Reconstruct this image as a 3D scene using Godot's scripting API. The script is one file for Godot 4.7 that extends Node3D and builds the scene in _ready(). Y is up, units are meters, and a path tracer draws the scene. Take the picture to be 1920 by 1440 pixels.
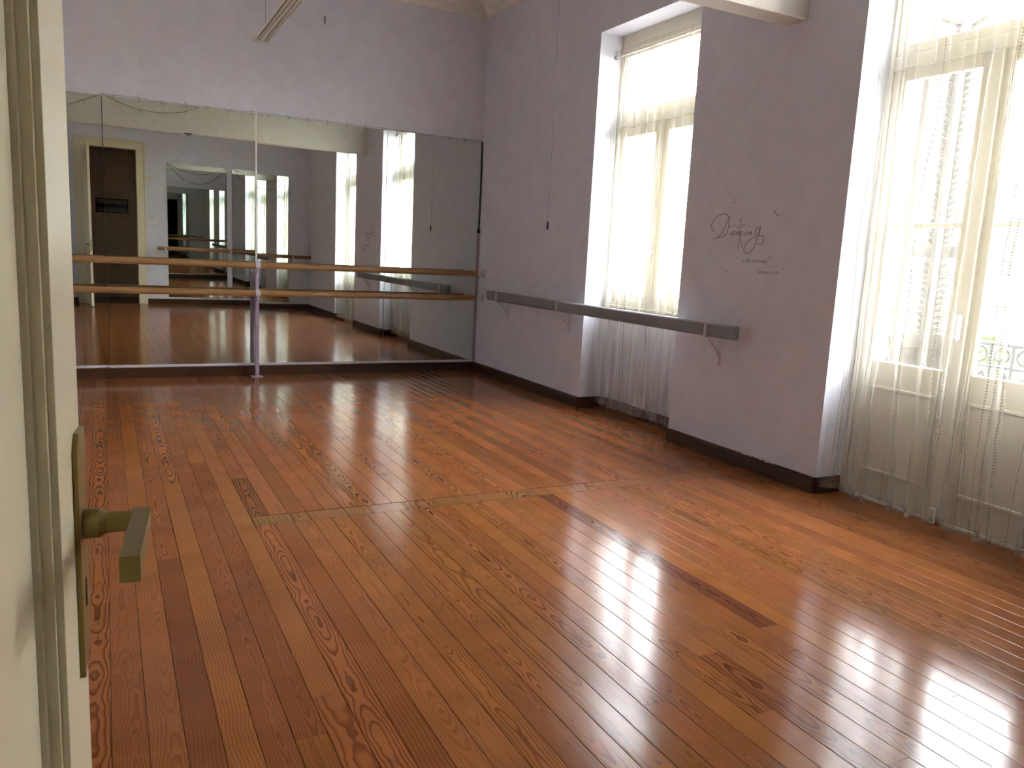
extends Node3D

# Ballet studio: mirror wall at z = 0, window wall at x = 0, entrance wall at z = 8.55, floor at y = 0.
const ROOM_LEFT := -5.4
const ROOM_BACK := -0.025
const ROOM_FRONT := 8.55
const CEIL := 4.12
const W1A := 2.345
const W1B := 3.665
const W2A := 5.11
const W2B := 6.42
const HEAD := 3.275
const HINGE := Vector3(-3.959, 0.0, 8.55)

var M := {}
var rng := RandomNumberGenerator.new()
var taken := {}


# ---------------------------------------------------------------- nodes
func numbered(called: String) -> String:
	if not taken.has(called):
		taken[called] = 0
		return called
	taken[called] += 1
	return "%s_%03d" % [called, taken[called]]


func tag(o: Node, label: String, category := "", group := "", kind := "") -> Node:
	if label != "":
		o.set_meta("label", label)
	if category != "":
		o.set_meta("category", category)
	if group != "":
		o.set_meta("group", group)
	if kind != "":
		o.set_meta("kind", kind)
	return o


func thing(called: String, label: String, category: String, at := Vector3.ZERO, group := "") -> Node3D:
	var o := Node3D.new()
	o.name = numbered(called)
	add_child(o)
	o.position = at
	tag(o, label, category, group)
	return o


func struct(called: String, label: String, category: String) -> Node3D:
	var o := Node3D.new()
	o.name = called
	add_child(o)
	tag(o, label, category, "", "structure")
	return o


func part(parent: Node3D, called: String, mesh: Mesh, material: Material, at := Transform3D.IDENTITY) -> MeshInstance3D:
	var o := MeshInstance3D.new()
	o.name = called
	o.mesh = mesh
	o.material_override = material
	o.cast_shadow = GeometryInstance3D.SHADOW_CASTING_SETTING_ON
	parent.add_child(o, true)
	o.transform = at
	return o


func at(p: Vector3) -> Transform3D:
	return Transform3D(Basis.IDENTITY, p)


# ---------------------------------------------------------------- shapes
func begin() -> SurfaceTool:
	var st := SurfaceTool.new()
	st.begin(Mesh.PRIMITIVE_TRIANGLES)
	st.set_smooth_group(-1)
	return st


func done(st: SurfaceTool) -> ArrayMesh:
	st.generate_normals()
	return st.commit()


func tri_out(st: SurfaceTool, c: Vector3, a: Vector3, b: Vector3, d: Vector3) -> void:
	# clockwise seen from outside the centre c
	var n := (b - a).cross(d - a)
	if n.dot((a + b + d) / 3.0 - c) > 0.0:
		st.add_vertex(a); st.add_vertex(d); st.add_vertex(b)
	else:
		st.add_vertex(a); st.add_vertex(b); st.add_vertex(d)


func quad_out(st: SurfaceTool, c: Vector3, a: Vector3, b: Vector3, d: Vector3, e: Vector3) -> void:
	tri_out(st, c, a, b, d)
	tri_out(st, c, a, d, e)


# box between two corners, with chamfered edges
func add_box(st: SurfaceTool, lo: Vector3, hi: Vector3, bevel := 0.0) -> void:
	var c := (lo + hi) * 0.5
	var h := (hi - lo) * 0.5
	var b: float = minf(bevel, minf(h.x, minf(h.y, h.z)) * 0.9)
	var at_face := func(axis: int, s: Vector3) -> Vector3:
		var v := Vector3(s.x * (h.x - b), s.y * (h.y - b), s.z * (h.z - b))
		v[axis] = s[axis] * h[axis]
		return c + v
	for axis in 3:
		var u := (axis + 1) % 3
		var w := (axis + 2) % 3
		for sg in [-1.0, 1.0]:
			var q := []
			for k in [[-1.0, -1.0], [1.0, -1.0], [1.0, 1.0], [-1.0, 1.0]]:
				var s := Vector3.ZERO
				s[axis] = sg
				s[u] = k[0]
				s[w] = k[1]
				q.append(at_face.call(axis, s))
			quad_out(st, c, q[0], q[1], q[2], q[3])
	if b <= 0.0:
		return
	for axis in 3:
		var u := (axis + 1) % 3
		var w := (axis + 2) % 3
		for su in [-1.0, 1.0]:
			for sw in [-1.0, 1.0]:
				var s0 := Vector3.ZERO
				s0[axis] = -1.0; s0[u] = su; s0[w] = sw
				var s1 := s0
				s1[axis] = 1.0
				quad_out(st, c, at_face.call(u, s0), at_face.call(u, s1), at_face.call(w, s1), at_face.call(w, s0))
	for sx in [-1.0, 1.0]:
		for sy in [-1.0, 1.0]:
			for sz in [-1.0, 1.0]:
				var s := Vector3(sx, sy, sz)
				tri_out(st, c, at_face.call(0, s), at_face.call(1, s), at_face.call(2, s))


func box(lo: Vector3, hi: Vector3, bevel := 0.0) -> ArrayMesh:
	var st := begin()
	add_box(st, lo, hi, bevel)
	return done(st)


# convex or mildly concave profile (x, y) run along +z from z0 to z1, placed by xf
func add_run(st: SurfaceTool, profile: PackedVector2Array, z0: float, z1: float, xf := Transform3D.IDENTITY) -> void:
	var n := profile.size()
	var ccw := not Geometry2D.is_polygon_clockwise(profile)
	for i in n:
		var a := profile[i]
		var b := profile[(i + 1) % n]
		if not ccw:
			var t := a
			a = b
			b = t
		var p0 := xf * Vector3(a.x, a.y, z0)
		var p1 := xf * Vector3(b.x, b.y, z0)
		var p2 := xf * Vector3(b.x, b.y, z1)
		var p3 := xf * Vector3(a.x, a.y, z1)
		st.add_vertex(p0); st.add_vertex(p2); st.add_vertex(p1)
		st.add_vertex(p0); st.add_vertex(p3); st.add_vertex(p2)
	var idx := Geometry2D.triangulate_polygon(profile)
	for z in [z0, z1]:
		for k in range(0, idx.size(), 3):
			var q := [profile[idx[k]], profile[idx[k + 1]], profile[idx[k + 2]]]
			var sgn: float = (q[1] - q[0]).cross(q[2] - q[0])
			if (sgn > 0.0) == (z == z1):
				q.reverse()
			for v in q:
				st.add_vertex(xf * Vector3(v.x, v.y, z))


func run(profile: PackedVector2Array, z0: float, z1: float, xf := Transform3D.IDENTITY) -> ArrayMesh:
	var st := begin()
	add_run(st, profile, z0, z1, xf)
	return done(st)


# round bar along a path, smooth
func add_tube(st: SurfaceTool, path: PackedVector3Array, radius: float, sides := 8, caps := true) -> void:
	var rings := []
	var n := path.size()
	var up := Vector3.UP
	for i in n:
		var t := (path[mini(i + 1, n - 1)] - path[maxi(i - 1, 0)]).normalized()
		if absf(t.dot(up)) > 0.95:
			up = Vector3.RIGHT if absf(t.x) < 0.9 else Vector3.BACK
		var a := t.cross(up).normalized()
		var b := a.cross(t).normalized()
		up = b
		var ring := []
		for k in sides:
			var th := TAU * k / sides
			ring.append([path[i] + (a * cos(th) + b * sin(th)) * radius, a * cos(th) + b * sin(th)])
		rings.append(ring)
	for i in n - 1:
		for k in sides:
			var k2 := (k + 1) % sides
			var v := [rings[i][k], rings[i][k2], rings[i + 1][k2], rings[i + 1][k]]
			for j in [0, 1, 2, 0, 2, 3]:
				st.set_normal(v[j][1])
				st.add_vertex(v[j][0])
	if caps:
		for e in [0, n - 1]:
			var nrm := (path[0] - path[1]).normalized() if e == 0 else (path[n - 1] - path[n - 2]).normalized()
			for k in range(1, sides - 1):
				var order := [0, k + 1, k] if e == 0 else [0, k, k + 1]
				for j in order:
					st.set_normal(nrm)
					st.add_vertex(rings[e][j][0])


func tube(path: PackedVector3Array, radius: float, sides := 8) -> ArrayMesh:
	var st := SurfaceTool.new()
	st.begin(Mesh.PRIMITIVE_TRIANGLES)
	add_tube(st, path, radius, sides)
	return st.commit()


# profile of (radius, y) turned about y
func lathe(profile: PackedVector2Array, sides := 16, xf := Transform3D.IDENTITY) -> ArrayMesh:
	var st := SurfaceTool.new()
	st.begin(Mesh.PRIMITIVE_TRIANGLES)
	for i in profile.size() - 1:
		var p := profile[i]
		var q := profile[i + 1]
		var d := (q - p).normalized()
		var nr := Vector2(d.y, -d.x)
		for k in sides:
			var a0 := TAU * k / sides
			var a1 := TAU * (k + 1) / sides
			var v := [[p, a0], [p, a1], [q, a1], [q, a0]]
			for j in [0, 1, 2, 0, 2, 3]:
				var r: Vector2 = v[j][0]
				var a: float = v[j][1]
				st.set_normal(xf.basis * Vector3(nr.x * cos(a), nr.y, nr.x * sin(a)))
				st.add_vertex(xf * Vector3(r.x * cos(a), r.y, r.x * sin(a)))
	return st.commit()


func smooth_path(pts: Array, steps := 6) -> PackedVector3Array:
	var out := PackedVector3Array()
	var n := pts.size()
	for i in n - 1:
		var p0: Vector3 = pts[maxi(i - 1, 0)]
		var p1: Vector3 = pts[i]
		var p2: Vector3 = pts[i + 1]
		var p3: Vector3 = pts[mini(i + 2, n - 1)]
		for k in steps:
			out.append(p1.cubic_interpolate(p2, p0, p3, float(k) / steps))
	out.append(pts[n - 1])
	return out


# ---------------------------------------------------------------- materials
func mat(called: String, color: Color, rough := 0.6, metal := 0.0, spec := 0.5) -> StandardMaterial3D:
	var m := StandardMaterial3D.new()
	m.resource_name = called
	m.albedo_color = color
	m.roughness = rough
	m.metallic = metal
	m.metallic_specular = spec
	M[called] = m
	return m


# sixteen boards of flat-sawn pine side by side, grain running down the picture
func pine_atlas() -> ImageTexture:
	var w := 2048
	var h := 1024
	var data := PackedByteArray()
	data.resize(w * h * 3)
	var wob := FastNoiseLite.new()
	wob.seed = 11
	wob.frequency = 1.0
	var lut := PackedByteArray()
	lut.resize(256 * 3)
	var early := Color8(146, 91, 51)
	var late := Color8(84, 42, 22)
	for i in 256:
		var f := i / 255.0
		var t: float = smoothstep(0.45, 0.95, f) * (1.0 - smoothstep(0.96, 1.0, f))
		var c := early.lerp(late, t)
		lut[i * 3] = c.r8
		lut[i * 3 + 1] = c.g8
		lut[i * 3 + 2] = c.b8
	var r := RandomNumberGenerator.new()
	r.seed = 5
	for s in 16:
		var pith := r.randf_range(0.2, 0.8)
		if s % 4 == 3:
			pith = r.randf_range(1.6, 2.6)
		var h0 := r.randf_range(0.15, 0.55)
		var spacing := r.randf_range(0.07, 0.15)
		var contrast: float = r.randf_range(0.5, 0.8) if s % 4 == 0 else r.randf_range(0.12, 0.38)
		var calm := r.randf_range(0.5, 1.2)
		for y in h:
			var v := y / float(h)
			# seamless in v
			var cx := cos(TAU * v)
			var cz := sin(TAU * v)
			var lift: float = h0 + calm * (0.34 * wob.get_noise_3d(cx * 0.9 + s * 7.3, cz * 0.9, 3.1) + 0.03 * wob.get_noise_3d(cx * 3.1, cz * 3.1 + s * 5.7, 8.2))
			var sway: float = 0.16 * wob.get_noise_3d(cx * 1.3 - s * 3.7, cz * 1.3, 21.0) + 0.004 * wob.get_noise_3d(cx * 9.0, cz * 9.0 + s, 2.0)
			var mottle: float = 1.0 + 0.10 * wob.get_noise_3d(cx * 2.0 + s * 2.2, cz * 2.0, 44.0)
			var row := (y * w + s * 128) * 3
			for x in 128:
				var u := x / 127.0 - pith + sway
				var rr := sqrt(u * u + lift * lift) + 0.012 * wob.get_noise_2d(x * 0.03 + s * 31.0, y * 0.008)
				var f := fposmod(rr / spacing, 1.0)
				var k := int(f * 255.0) * 3
				var fine: float = mottle * (1.0 + 0.07 * wob.get_noise_2d(x * 0.9 + s * 17.0, y * 0.035))
				var o := row + x * 3
				data[o] = clampi(int((early.r8 + (lut[k] - early.r8) * contrast) * fine), 0, 255)
				data[o + 1] = clampi(int((early.g8 + (lut[k + 1] - early.g8) * contrast) * fine), 0, 255)
				data[o + 2] = clampi(int((early.b8 + (lut[k + 2] - early.b8) * contrast) * fine), 0, 255)
	return ImageTexture.create_from_image(Image.create_from_data(w, h, false, Image.FORMAT_RGB8, data))


# straight grain running along u, light, to be tinted
func grain_texture() -> ImageTexture:
	var w := 512
	var h := 256
	var im := Image.create(w, h, false, Image.FORMAT_RGB8)
	var n := FastNoiseLite.new()
	n.seed = 3
	n.frequency = 1.0
	for y in h:
		for x in w:
			var a := TAU * x / w
			var b := TAU * y / h
			var f: float = 0.86 + 0.22 * n.get_noise_3d(cos(a) * 0.5 + cos(b) * 5.0, sin(b) * 5.0, sin(a) * 0.5) + 0.10 * n.get_noise_3d(cos(a) * 2.0, sin(a) * 2.0 + cos(b) * 16.0, sin(b) * 16.0)
			f = clampf(f, 0.4, 1.0)
			im.set_pixel(x, y, Color(f, f * 0.985, f * 0.96))
	return ImageTexture.create_from_image(im)


func plaster_texture() -> ImageTexture:
	var w := 512
	var im := Image.create(w, w, false, Image.FORMAT_RGB8)
	var n := FastNoiseLite.new()
	n.seed = 8
	n.frequency = 1.0
	for y in w:
		for x in w:
			var a := TAU * x / w
			var b := TAU * y / w
			var f: float = 0.965 + 0.03 * n.get_noise_3d(cos(a) * 1.2 + 4.0, sin(a) * 1.2 + cos(b) * 1.2, sin(b) * 1.2) + 0.02 * n.get_noise_3d(cos(a) * 9.0, sin(a) * 9.0 + cos(b) * 9.0, sin(b) * 9.0)
			im.set_pixel(x, y, Color(f, f, f))
	return ImageTexture.create_from_image(im)


# a quarter metre of voile: fine weave with four woven columns of dashes
func voile_texture() -> ImageTexture:
	var w := 512
	var im := Image.create(w, w, false, Image.FORMAT_RGBA8)
	im.fill(Color(1, 1, 1, 0.185))
	var cols := [60, 84, 120, 300, 324]
	for c in cols.size():
		var off := (c * 37) % 32
		for k in 16:
			im.fill_rect(Rect2i(cols[c], (k * 32 + off) % 512, 6, 17), Color(0.78, 0.76, 0.70, 0.98))
	return ImageTexture.create_from_image(im)


func print_texture() -> ImageTexture:
	# a long dim photograph: pale sky, dark shore, pale water
	var im := Image.create(256, 96, false, Image.FORMAT_RGB8)
	var n := FastNoiseLite.new()
	n.seed = 77
	n.frequency = 0.02
	for y in 96:
		for x in 256:
			var shore := 34.0 + 12.0 * n.get_noise_1d(x * 1.5)
			var c := Color(0.55, 0.55, 0.50)
			if y > shore:
				c = Color(0.13, 0.14, 0.14)
			if y > 60.0 + 3.0 * n.get_noise_1d(x * 3.0 + 500.0):
				c = Color(0.46, 0.44, 0.38)
			im.set_pixel(x, y, c)
	return ImageTexture.create_from_image(im)


func make_materials() -> void:
	var plaster := plaster_texture()
	var grain := grain_texture()
	for d in [["lilac_wall", Color(0.895, 0.898, 0.945), 0.85], ["white_plaster", Color(0.95, 0.94, 0.91), 0.85], ["hall_wall", Color(0.84, 0.76, 0.70), 0.85], ["facade", Color(0.86, 0.82, 0.70), 0.9], ["facade_band", Color(0.92, 0.90, 0.84), 0.9], ["reveal_white", Color(0.86, 0.85, 0.83), 0.7]]:
		var m := mat(d[0], d[1], d[2])
		m.albedo_texture = plaster
		m.uv1_triplanar = true
		m.uv1_world_triplanar = true
		m.uv1_scale = Vector3(0.7, 0.7, 0.7)
	for d in [["dark_wood", Color(0.30, 0.185, 0.12), 0.33], ["barre_wood", Color(0.72, 0.555, 0.385), 0.35], ["pale_wood", Color(0.80, 0.60, 0.36), 0.3]]:
		var m := mat(d[0], d[1], d[2])
		m.albedo_texture = grain
		m.uv1_triplanar = true
		m.uv1_world_triplanar = true
		m.uv1_scale = Vector3(0.8, 3.0, 0.8)
	var fl := mat("floor_pine", Color(1, 1, 1), 0.15, 0.0, 0.30)
	fl.albedo_texture = pine_atlas()
	fl.vertex_color_use_as_albedo = true
	fl.heightmap_enabled = true
	fl.heightmap_texture = fl.albedo_texture
	fl.heightmap_scale = 0.018
	mat("subfloor", Color(0.10, 0.06, 0.04), 0.9)
	mat("cream_paint", Color(0.90, 0.865, 0.75), 0.28)
	mat("window_paint", Color(0.80, 0.78, 0.72), 0.5)
	mat("shutter_paint", Color(0.28, 0.265, 0.235), 0.6)
	mat("white_metal", Color(0.82, 0.80, 0.83), 0.35)
	mat("white_bead", Color(0.97, 0.97, 0.94), 0.3)
	mat("lilac_metal", Color(0.66, 0.58, 0.66), 0.35)
	mat("grey_bar", Color(0.52, 0.53, 0.54), 0.45)
	mat("brass", Color(0.56, 0.50, 0.32), 0.34, 0.8)
	mat("steel", Color(0.6, 0.6, 0.58), 0.35, 0.8)
	mat("black_metal", Color(0.06, 0.06, 0.06), 0.5)
	mat("iron", Color(0.16, 0.17, 0.16), 0.55)
	mat("wire", Color(0.22, 0.24, 0.20), 0.6)
	mat("pale_wire", Color(0.60, 0.58, 0.53), 0.5)
	mat("switch_plastic", Color(0.85, 0.82, 0.74), 0.4)
	mat("lettering", Color(0.60, 0.56, 0.60), 0.7)
	mat("faint_print", Color(0.78, 0.75, 0.79), 0.8)
	mat("red_cloth", Color(0.45, 0.10, 0.09), 0.9)
	mat("stone", Color(0.72, 0.69, 0.62), 0.9)
	mat("asphalt", Color(0.33, 0.33, 0.33), 0.95)
	mat("bark", Color(0.28, 0.22, 0.16), 0.95)
	mat("tube_glass", Color(0.9, 0.9, 0.88), 0.2)
	mat("lamp_metal", Color(0.88, 0.87, 0.84), 0.4)
	mat("lamp_inside", Color(0.30, 0.29, 0.27), 0.5)
	mat("mirror", Color(0.86, 0.885, 0.86), 0.0, 1.0)
	mat("mirror_edge", Color(0.32, 0.38, 0.35), 0.3)
	var leaf := mat("leaf", Color(0.20, 0.30, 0.08), 0.6)
	leaf.backlight_enabled = true
	leaf.backlight = Color(0.10, 0.16, 0.03)
	var pane := mat("pane", Color(1, 1, 1, 0.04), 0.0)
	pane.transparency = BaseMaterial3D.TRANSPARENCY_ALPHA
	var bulb := mat("bulb", Color(0.95, 0.95, 0.9, 0.5), 0.1)
	bulb.transparency = BaseMaterial3D.TRANSPARENCY_ALPHA
	var voile := mat("voile", Color(0.84, 0.83, 0.79), 0.9, 0.0, 0.2)
	voile.albedo_texture = voile_texture()
	voile.transparency = BaseMaterial3D.TRANSPARENCY_ALPHA
	voile.cull_mode = BaseMaterial3D.CULL_DISABLED
	voile.backlight_enabled = true
	voile.backlight = Color(0.2, 0.2, 0.19)
	var pr := mat("landscape_print", Color(1, 1, 1), 0.4)
	pr.albedo_texture = print_texture()


# ---------------------------------------------------------------- room
func build_floor() -> void:
	var f := struct("floor", "varnished orange-brown pine plank floor with worn gloss", "floor")
	part(f, "subfloor", box(Vector3(ROOM_LEFT - 0.2, -0.15, -0.2), Vector3(0.27, -0.0205, ROOM_FRONT + 0.2)), M.subfloor)
	rng.seed = 41
	plank_zone(f, -3.235, 0.0, 0.0, 4.485, 0.093)
	plank_zone(f, -3.235, 0.0, 4.622, ROOM_FRONT, 0.093)
	plank_zone(f, ROOM_LEFT, -3.235, 0.0, ROOM_FRONT, 0.0902)
	# window recesses
	for w in [[W1A, W1B], [W2A, W2B]]:
		for k in 3:
			part(f, "floor_plank", plank(0.0006 + k * 0.09, 0.0894 + k * 0.09, w[0], w[1], Color(0.88, 0.84, 0.85), k * 4 + 1, rng.randf(), 3), M.floor_pine)
	# short boards let in where a wall once stood
	var x := -3.232
	var k := 0
	while x < -0.03:
		var w := rng.randf_range(0.08, 0.20)
		if x > -0.75:
			w = 0.22
		var x1 := minf(x + w, -0.002)
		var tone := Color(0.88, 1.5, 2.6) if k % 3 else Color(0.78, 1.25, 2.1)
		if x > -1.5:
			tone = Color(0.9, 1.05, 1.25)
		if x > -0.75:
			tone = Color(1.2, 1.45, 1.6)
		part(f, "strip_board", plank(x + 0.001, x1 - 0.001, 4.492, 4.618, tone, (k * 5 + 3) % 16, rng.randf(), 1), M.floor_pine)
		x = x1
		k += 1


func plank_zone(f: Node3D, x0: float, x1: float, z0: float, z1: float, width: float) -> void:
	var rows := int(round((x1 - x0) / width))
	var w := (x1 - x0) / rows
	for i in rows:
		var a := x1 - (i + 1) * w
		var b := x1 - i * w
		var mid := (a + b) * 0.5
		var z := z0
		while z < z1 - 0.01:
			var ln := rng.randf_range(1.7, 4.4)
			var e := z + ln
			if z1 - e < 0.7:
				e = z1
			var special := Color(0, 0, 0)
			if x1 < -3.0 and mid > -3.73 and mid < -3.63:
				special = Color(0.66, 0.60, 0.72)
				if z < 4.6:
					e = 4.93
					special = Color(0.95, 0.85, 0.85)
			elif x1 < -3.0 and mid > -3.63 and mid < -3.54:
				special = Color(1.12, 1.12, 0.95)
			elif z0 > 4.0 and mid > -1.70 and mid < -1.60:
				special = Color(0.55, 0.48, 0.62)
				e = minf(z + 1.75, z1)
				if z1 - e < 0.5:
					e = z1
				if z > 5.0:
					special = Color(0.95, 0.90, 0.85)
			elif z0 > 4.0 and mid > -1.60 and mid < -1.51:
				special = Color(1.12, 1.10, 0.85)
			var v := rng.randf_range(0.78, 1.06)
			var tone := Color(v, v * rng.randf_range(0.90, 1.04), v * rng.randf_range(0.82, 1.08))
			if rng.randf() < 0.12:
				tone = Color(tone.r * 0.82, tone.g * 0.78, tone.b * 0.85)
			if special.r > 0.0:
				tone = special
			part(f, "floor_plank", plank(a + 0.0006, b - 0.0006, z + 0.0006, e - 0.0006, tone, rng.randi_range(0, 15), rng.randf(), 6), M.floor_pine)
			z = e


# one board: cupped top, slightly tilted and wavy, chamfered long edges
func plank(x0: float, x1: float, z0: float, z1: float, tone: Color, strip: int, shift: float, segs: int) -> ArrayMesh:
	var st := SurfaceTool.new()
	st.begin(Mesh.PRIMITIVE_TRIANGLES)
	var ch := 0.0016
	var tilt := rng.randf_range(-0.004, 0.004)
	var cup := rng.randf_range(-0.003, 0.006)
	var xs := [x0, x0 + ch, lerpf(x0, x1, 0.33), lerpf(x0, x1, 0.67), x1 - ch, x1]
	var nx := [-0.7, tilt - cup, tilt - cup * 0.4, tilt + cup * 0.4, tilt + cup, 0.7]
	var ys := [-ch, 0.0, 0.0, 0.0, 0.0, -ch]
	var u0 := (strip + 0.03) / 16.0
	var u1 := (strip + 0.97) / 16.0
	var rows := []
	for j in segs + 1:
		var t := float(j) / segs
		var z := lerpf(z0, z1, t)
		var wave := rng.randf_range(-0.004, 0.004)
		var roll := rng.randf_range(-0.002, 0.002)
		var row := []
		for i in 6:
			var flat := i == 0 or i == 5
			var n := Vector3(nx[i] + (0.0 if flat else roll), 1.0, wave).normalized()
			var uv := Vector2(lerpf(u0, u1, (xs[i] - x0) / (x1 - x0)), z / 4.0 + shift)
			row.append([Vector3(xs[i], ys[i], z), n, uv])
		rows.append(row)
	for j in segs:
		for i in 5:
			var v := [rows[j][i], rows[j][i + 1], rows[j + 1][i + 1], rows[j + 1][i]]
			for k in [0, 1, 2, 0, 2, 3]:
				st.set_color(tone)
				st.set_normal(v[k][1])
				st.set_uv(v[k][2])
				st.add_vertex(v[k][0])
	var c := Vector3((x0 + x1) / 2.0, -0.01, (z0 + z1) / 2.0)
	var lowy := -0.02
	var ring := [Vector3(x0, -ch, z0), Vector3(x1, -ch, z0), Vector3(x1, -ch, z1), Vector3(x0, -ch, z1)]
	for i in 4:
		var p: Vector3 = ring[i]
		var q: Vector3 = ring[(i + 1) % 4]
		var n := ((p + q) / 2.0 - c)
		n.y = 0.0
		n = n.normalized()
		var vv := [p, q, Vector3(q.x, lowy, q.z), Vector3(p.x, lowy, p.z)]
		for k in [0, 2, 1, 0, 3, 2]:
			st.set_color(tone)
			st.set_normal(n)
			st.set_uv(Vector2((strip + 0.5) / 16.0, shift))
			st.add_vertex(vv[k])
	return st.commit()


func build_shell() -> void:
	var top := CEIL + 0.2
	var st := begin()
	add_box(st, Vector3(ROOM_LEFT - 0.25, -0.15, -0.25), Vector3(0.5, top, ROOM_BACK))
	var w := struct("wall_back", "pale lilac wall above the big mirrors", "wall")
	part(w, "plaster", done(st), M.lilac_wall)

	st = begin()
	add_box(st, Vector3(0, -0.15, ROOM_BACK), Vector3(0.5, top, W1A))
	add_box(st, Vector3(0, HEAD, W1A), Vector3(0.5, top, W1B))
	add_box(st, Vector3(0.27, -0.15, W1A), Vector3(0.5, 0.96, W1B))
	add_box(st, Vector3(0, -0.15, W1B), Vector3(0.5, top, W2A))
	add_box(st, Vector3(0, HEAD, W2A), Vector3(0.5, top, W2B))
	add_box(st, Vector3(0.27, -0.15, W2A), Vector3(0.5, -0.005, W2B))
	add_box(st, Vector3(0, -0.15, W2B), Vector3(0.5, top, 10.6))
	w = struct("wall_right", "pale lilac window wall with two deep recesses", "wall")
	part(w, "plaster", done(st), M.lilac_wall)

	w = struct("wall_left", "pale lilac wall behind the open door", "wall")
	part(w, "plaster", box(Vector3(ROOM_LEFT - 0.25, -0.15, ROOM_BACK), Vector3(ROOM_LEFT, top, 10.6)), M.lilac_wall)

	st = begin()
	add_box(st, Vector3(ROOM_LEFT, -0.15, ROOM_FRONT), Vector3(-3.98, top, ROOM_FRONT + 0.2))
	add_box(st, Vector3(-3.98, 2.91, ROOM_FRONT), Vector3(-3.063, top, ROOM_FRONT + 0.2))
	add_box(st, Vector3(-3.063, -0.15, ROOM_FRONT), Vector3(0.0, top, ROOM_FRONT + 0.2))
	w = struct("wall_front", "lilac entrance wall seen in the mirrors", "wall")
	part(w, "plaster", done(st), M.lilac_wall)

	var c := struct("ceiling", "white ceiling with a deep beam across the room", "ceiling")
	part(c, "ceiling_slab", box(Vector3(ROOM_LEFT - 0.25, CEIL, -0.25), Vector3(0.5, top, 10.6)), M.white_plaster)
	part(c, "beam", box(Vector3(ROOM_LEFT, 2.85, 4.50), Vector3(0.0, CEIL, 4.67), 0.006), M.white_plaster)

	# coved cornice along the two walls in view and the others
	var cove := PackedVector2Array([Vector2(0, -0.21), Vector2(0.018, -0.21), Vector2(0.018, -0.185), Vector2(0.04, -0.17), Vector2(0.06, -0.12), Vector2(0.10, -0.075), Vector2(0.16, -0.05), Vector2(0.19, -0.035), Vector2(0.19, -0.012), Vector2(0.215, -0.012), Vector2(0.215, 0), Vector2(0, 0)])
	var t := struct("trim_1", "cream coved cornice above the mirror wall", "cornice")
	part(t, "cove", run(cove, 0.0, 5.4, Transform3D(Basis(Vector3(0, 0, 1), Vector3(0, 1, 0), Vector3(-1, 0, 0)), Vector3(0, CEIL, ROOM_BACK))), M.white_plaster)
	t = struct("trim_2", "cream coved cornice above the window wall", "cornice")
	part(t, "cove", run(cove, ROOM_BACK, 4.5, Transform3D(Basis(Vector3(-1, 0, 0), Vector3(0, 1, 0), Vector3(0, 0, 1)), Vector3(0, CEIL, 0))), M.white_plaster)
	part(t, "cove", run(cove, 4.67, ROOM_FRONT, Transform3D(Basis(Vector3(-1, 0, 0), Vector3(0, 1, 0), Vector3(0, 0, 1)), Vector3(0, CEIL, 0))), M.white_plaster)

	# baseboards
	var bp := PackedVector2Array([Vector2(0, 0), Vector2(0.020, 0), Vector2(0.020, 0.078), Vector2(0.016, 0.086), Vector2(0.016, 0.096), Vector2(0.012, 0.1), Vector2(0, 0.1)])
	var along_z := Basis(Vector3(-1, 0, 0), Vector3(0, 1, 0), Vector3(0, 0, 1))
	var b := struct("baseboard_right", "dark brown baseboard along the window wall", "baseboard")
	for seg in [[ROOM_BACK, W1A, 0.0], [W1A, W1B, 0.27], [W1B, W2A, 0.0], [W2B, ROOM_FRONT, 0.0]]:
		part(b, "board", run(bp, seg[0], seg[1], Transform3D(along_z, Vector3(seg[2], 0, 0))), M.dark_wood)
	var to_front := Basis(Vector3(0, 0, 1), Vector3(0, 1, 0), Vector3(-1, 0, 0))
	var to_back := Basis(Vector3(0, 0, -1), Vector3(0, 1, 0), Vector3(1, 0, 0))
	for seg in [[W1A, 1], [W1B, -1], [W2A, 1], [W2B, -1]]:
		var bs := to_front if seg[1] == 1 else to_back
		var deep := 0.25 if seg[0] < 5.0 else 0.2
		part(b, "return_board", run(bp, 0.0, deep, Transform3D(bs, Vector3(deep if seg[1] == 1 else 0.0, 0, seg[0]))), M.dark_wood)
	# flaked plaster along the top of the board
	rng.seed = 19
	var zc := 4.48
	while zc < 4.78:
		var ln := rng.randf_range(0.012, 0.06)
		var hh := rng.randf_range(0.003, 0.012)
		part(b, "plaster_chip", box(Vector3(-rng.randf_range(0.008, 0.018), 0.094, zc), Vector3(-0.001, 0.1 + hh, zc + ln), 0.003), M.reveal_white)
		zc += ln + rng.randf_range(0.0, 0.03)
	b = struct("baseboard_back", "dark brown baseboard under the big mirrors", "baseboard")
	var bbp := PackedVector2Array([Vector2(0, 0), Vector2(0.045, 0), Vector2(0.045, 0.09), Vector2(0.038, 0.1), Vector2(0, 0.1)])
	part(b, "board", run(bbp, 0.0, 5.4, Transform3D(to_front, Vector3(0, 0, ROOM_BACK))), M.dark_wood)
	b = struct("baseboard_front", "dark brown baseboard along the entrance wall", "baseboard")
	part(b, "board", run(bp, -2.93, 0.0, Transform3D(to_back, Vector3(0, 0, ROOM_FRONT))), M.dark_wood)
	part(b, "board", run(bp, ROOM_LEFT, -4.11, Transform3D(to_back, Vector3(0, 0, ROOM_FRONT))), M.dark_wood)
	b = struct("baseboard_left", "dark brown baseboard along the left wall", "baseboard")
	part(b, "board", run(bp, -ROOM_FRONT, 0.0, Transform3D(Basis(Vector3(1, 0, 0), Vector3(0, 1, 0), Vector3(0, 0, -1)).orthonormalized() * Basis.IDENTITY, Vector3(ROOM_LEFT, 0, 0))), M.dark_wood)

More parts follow.
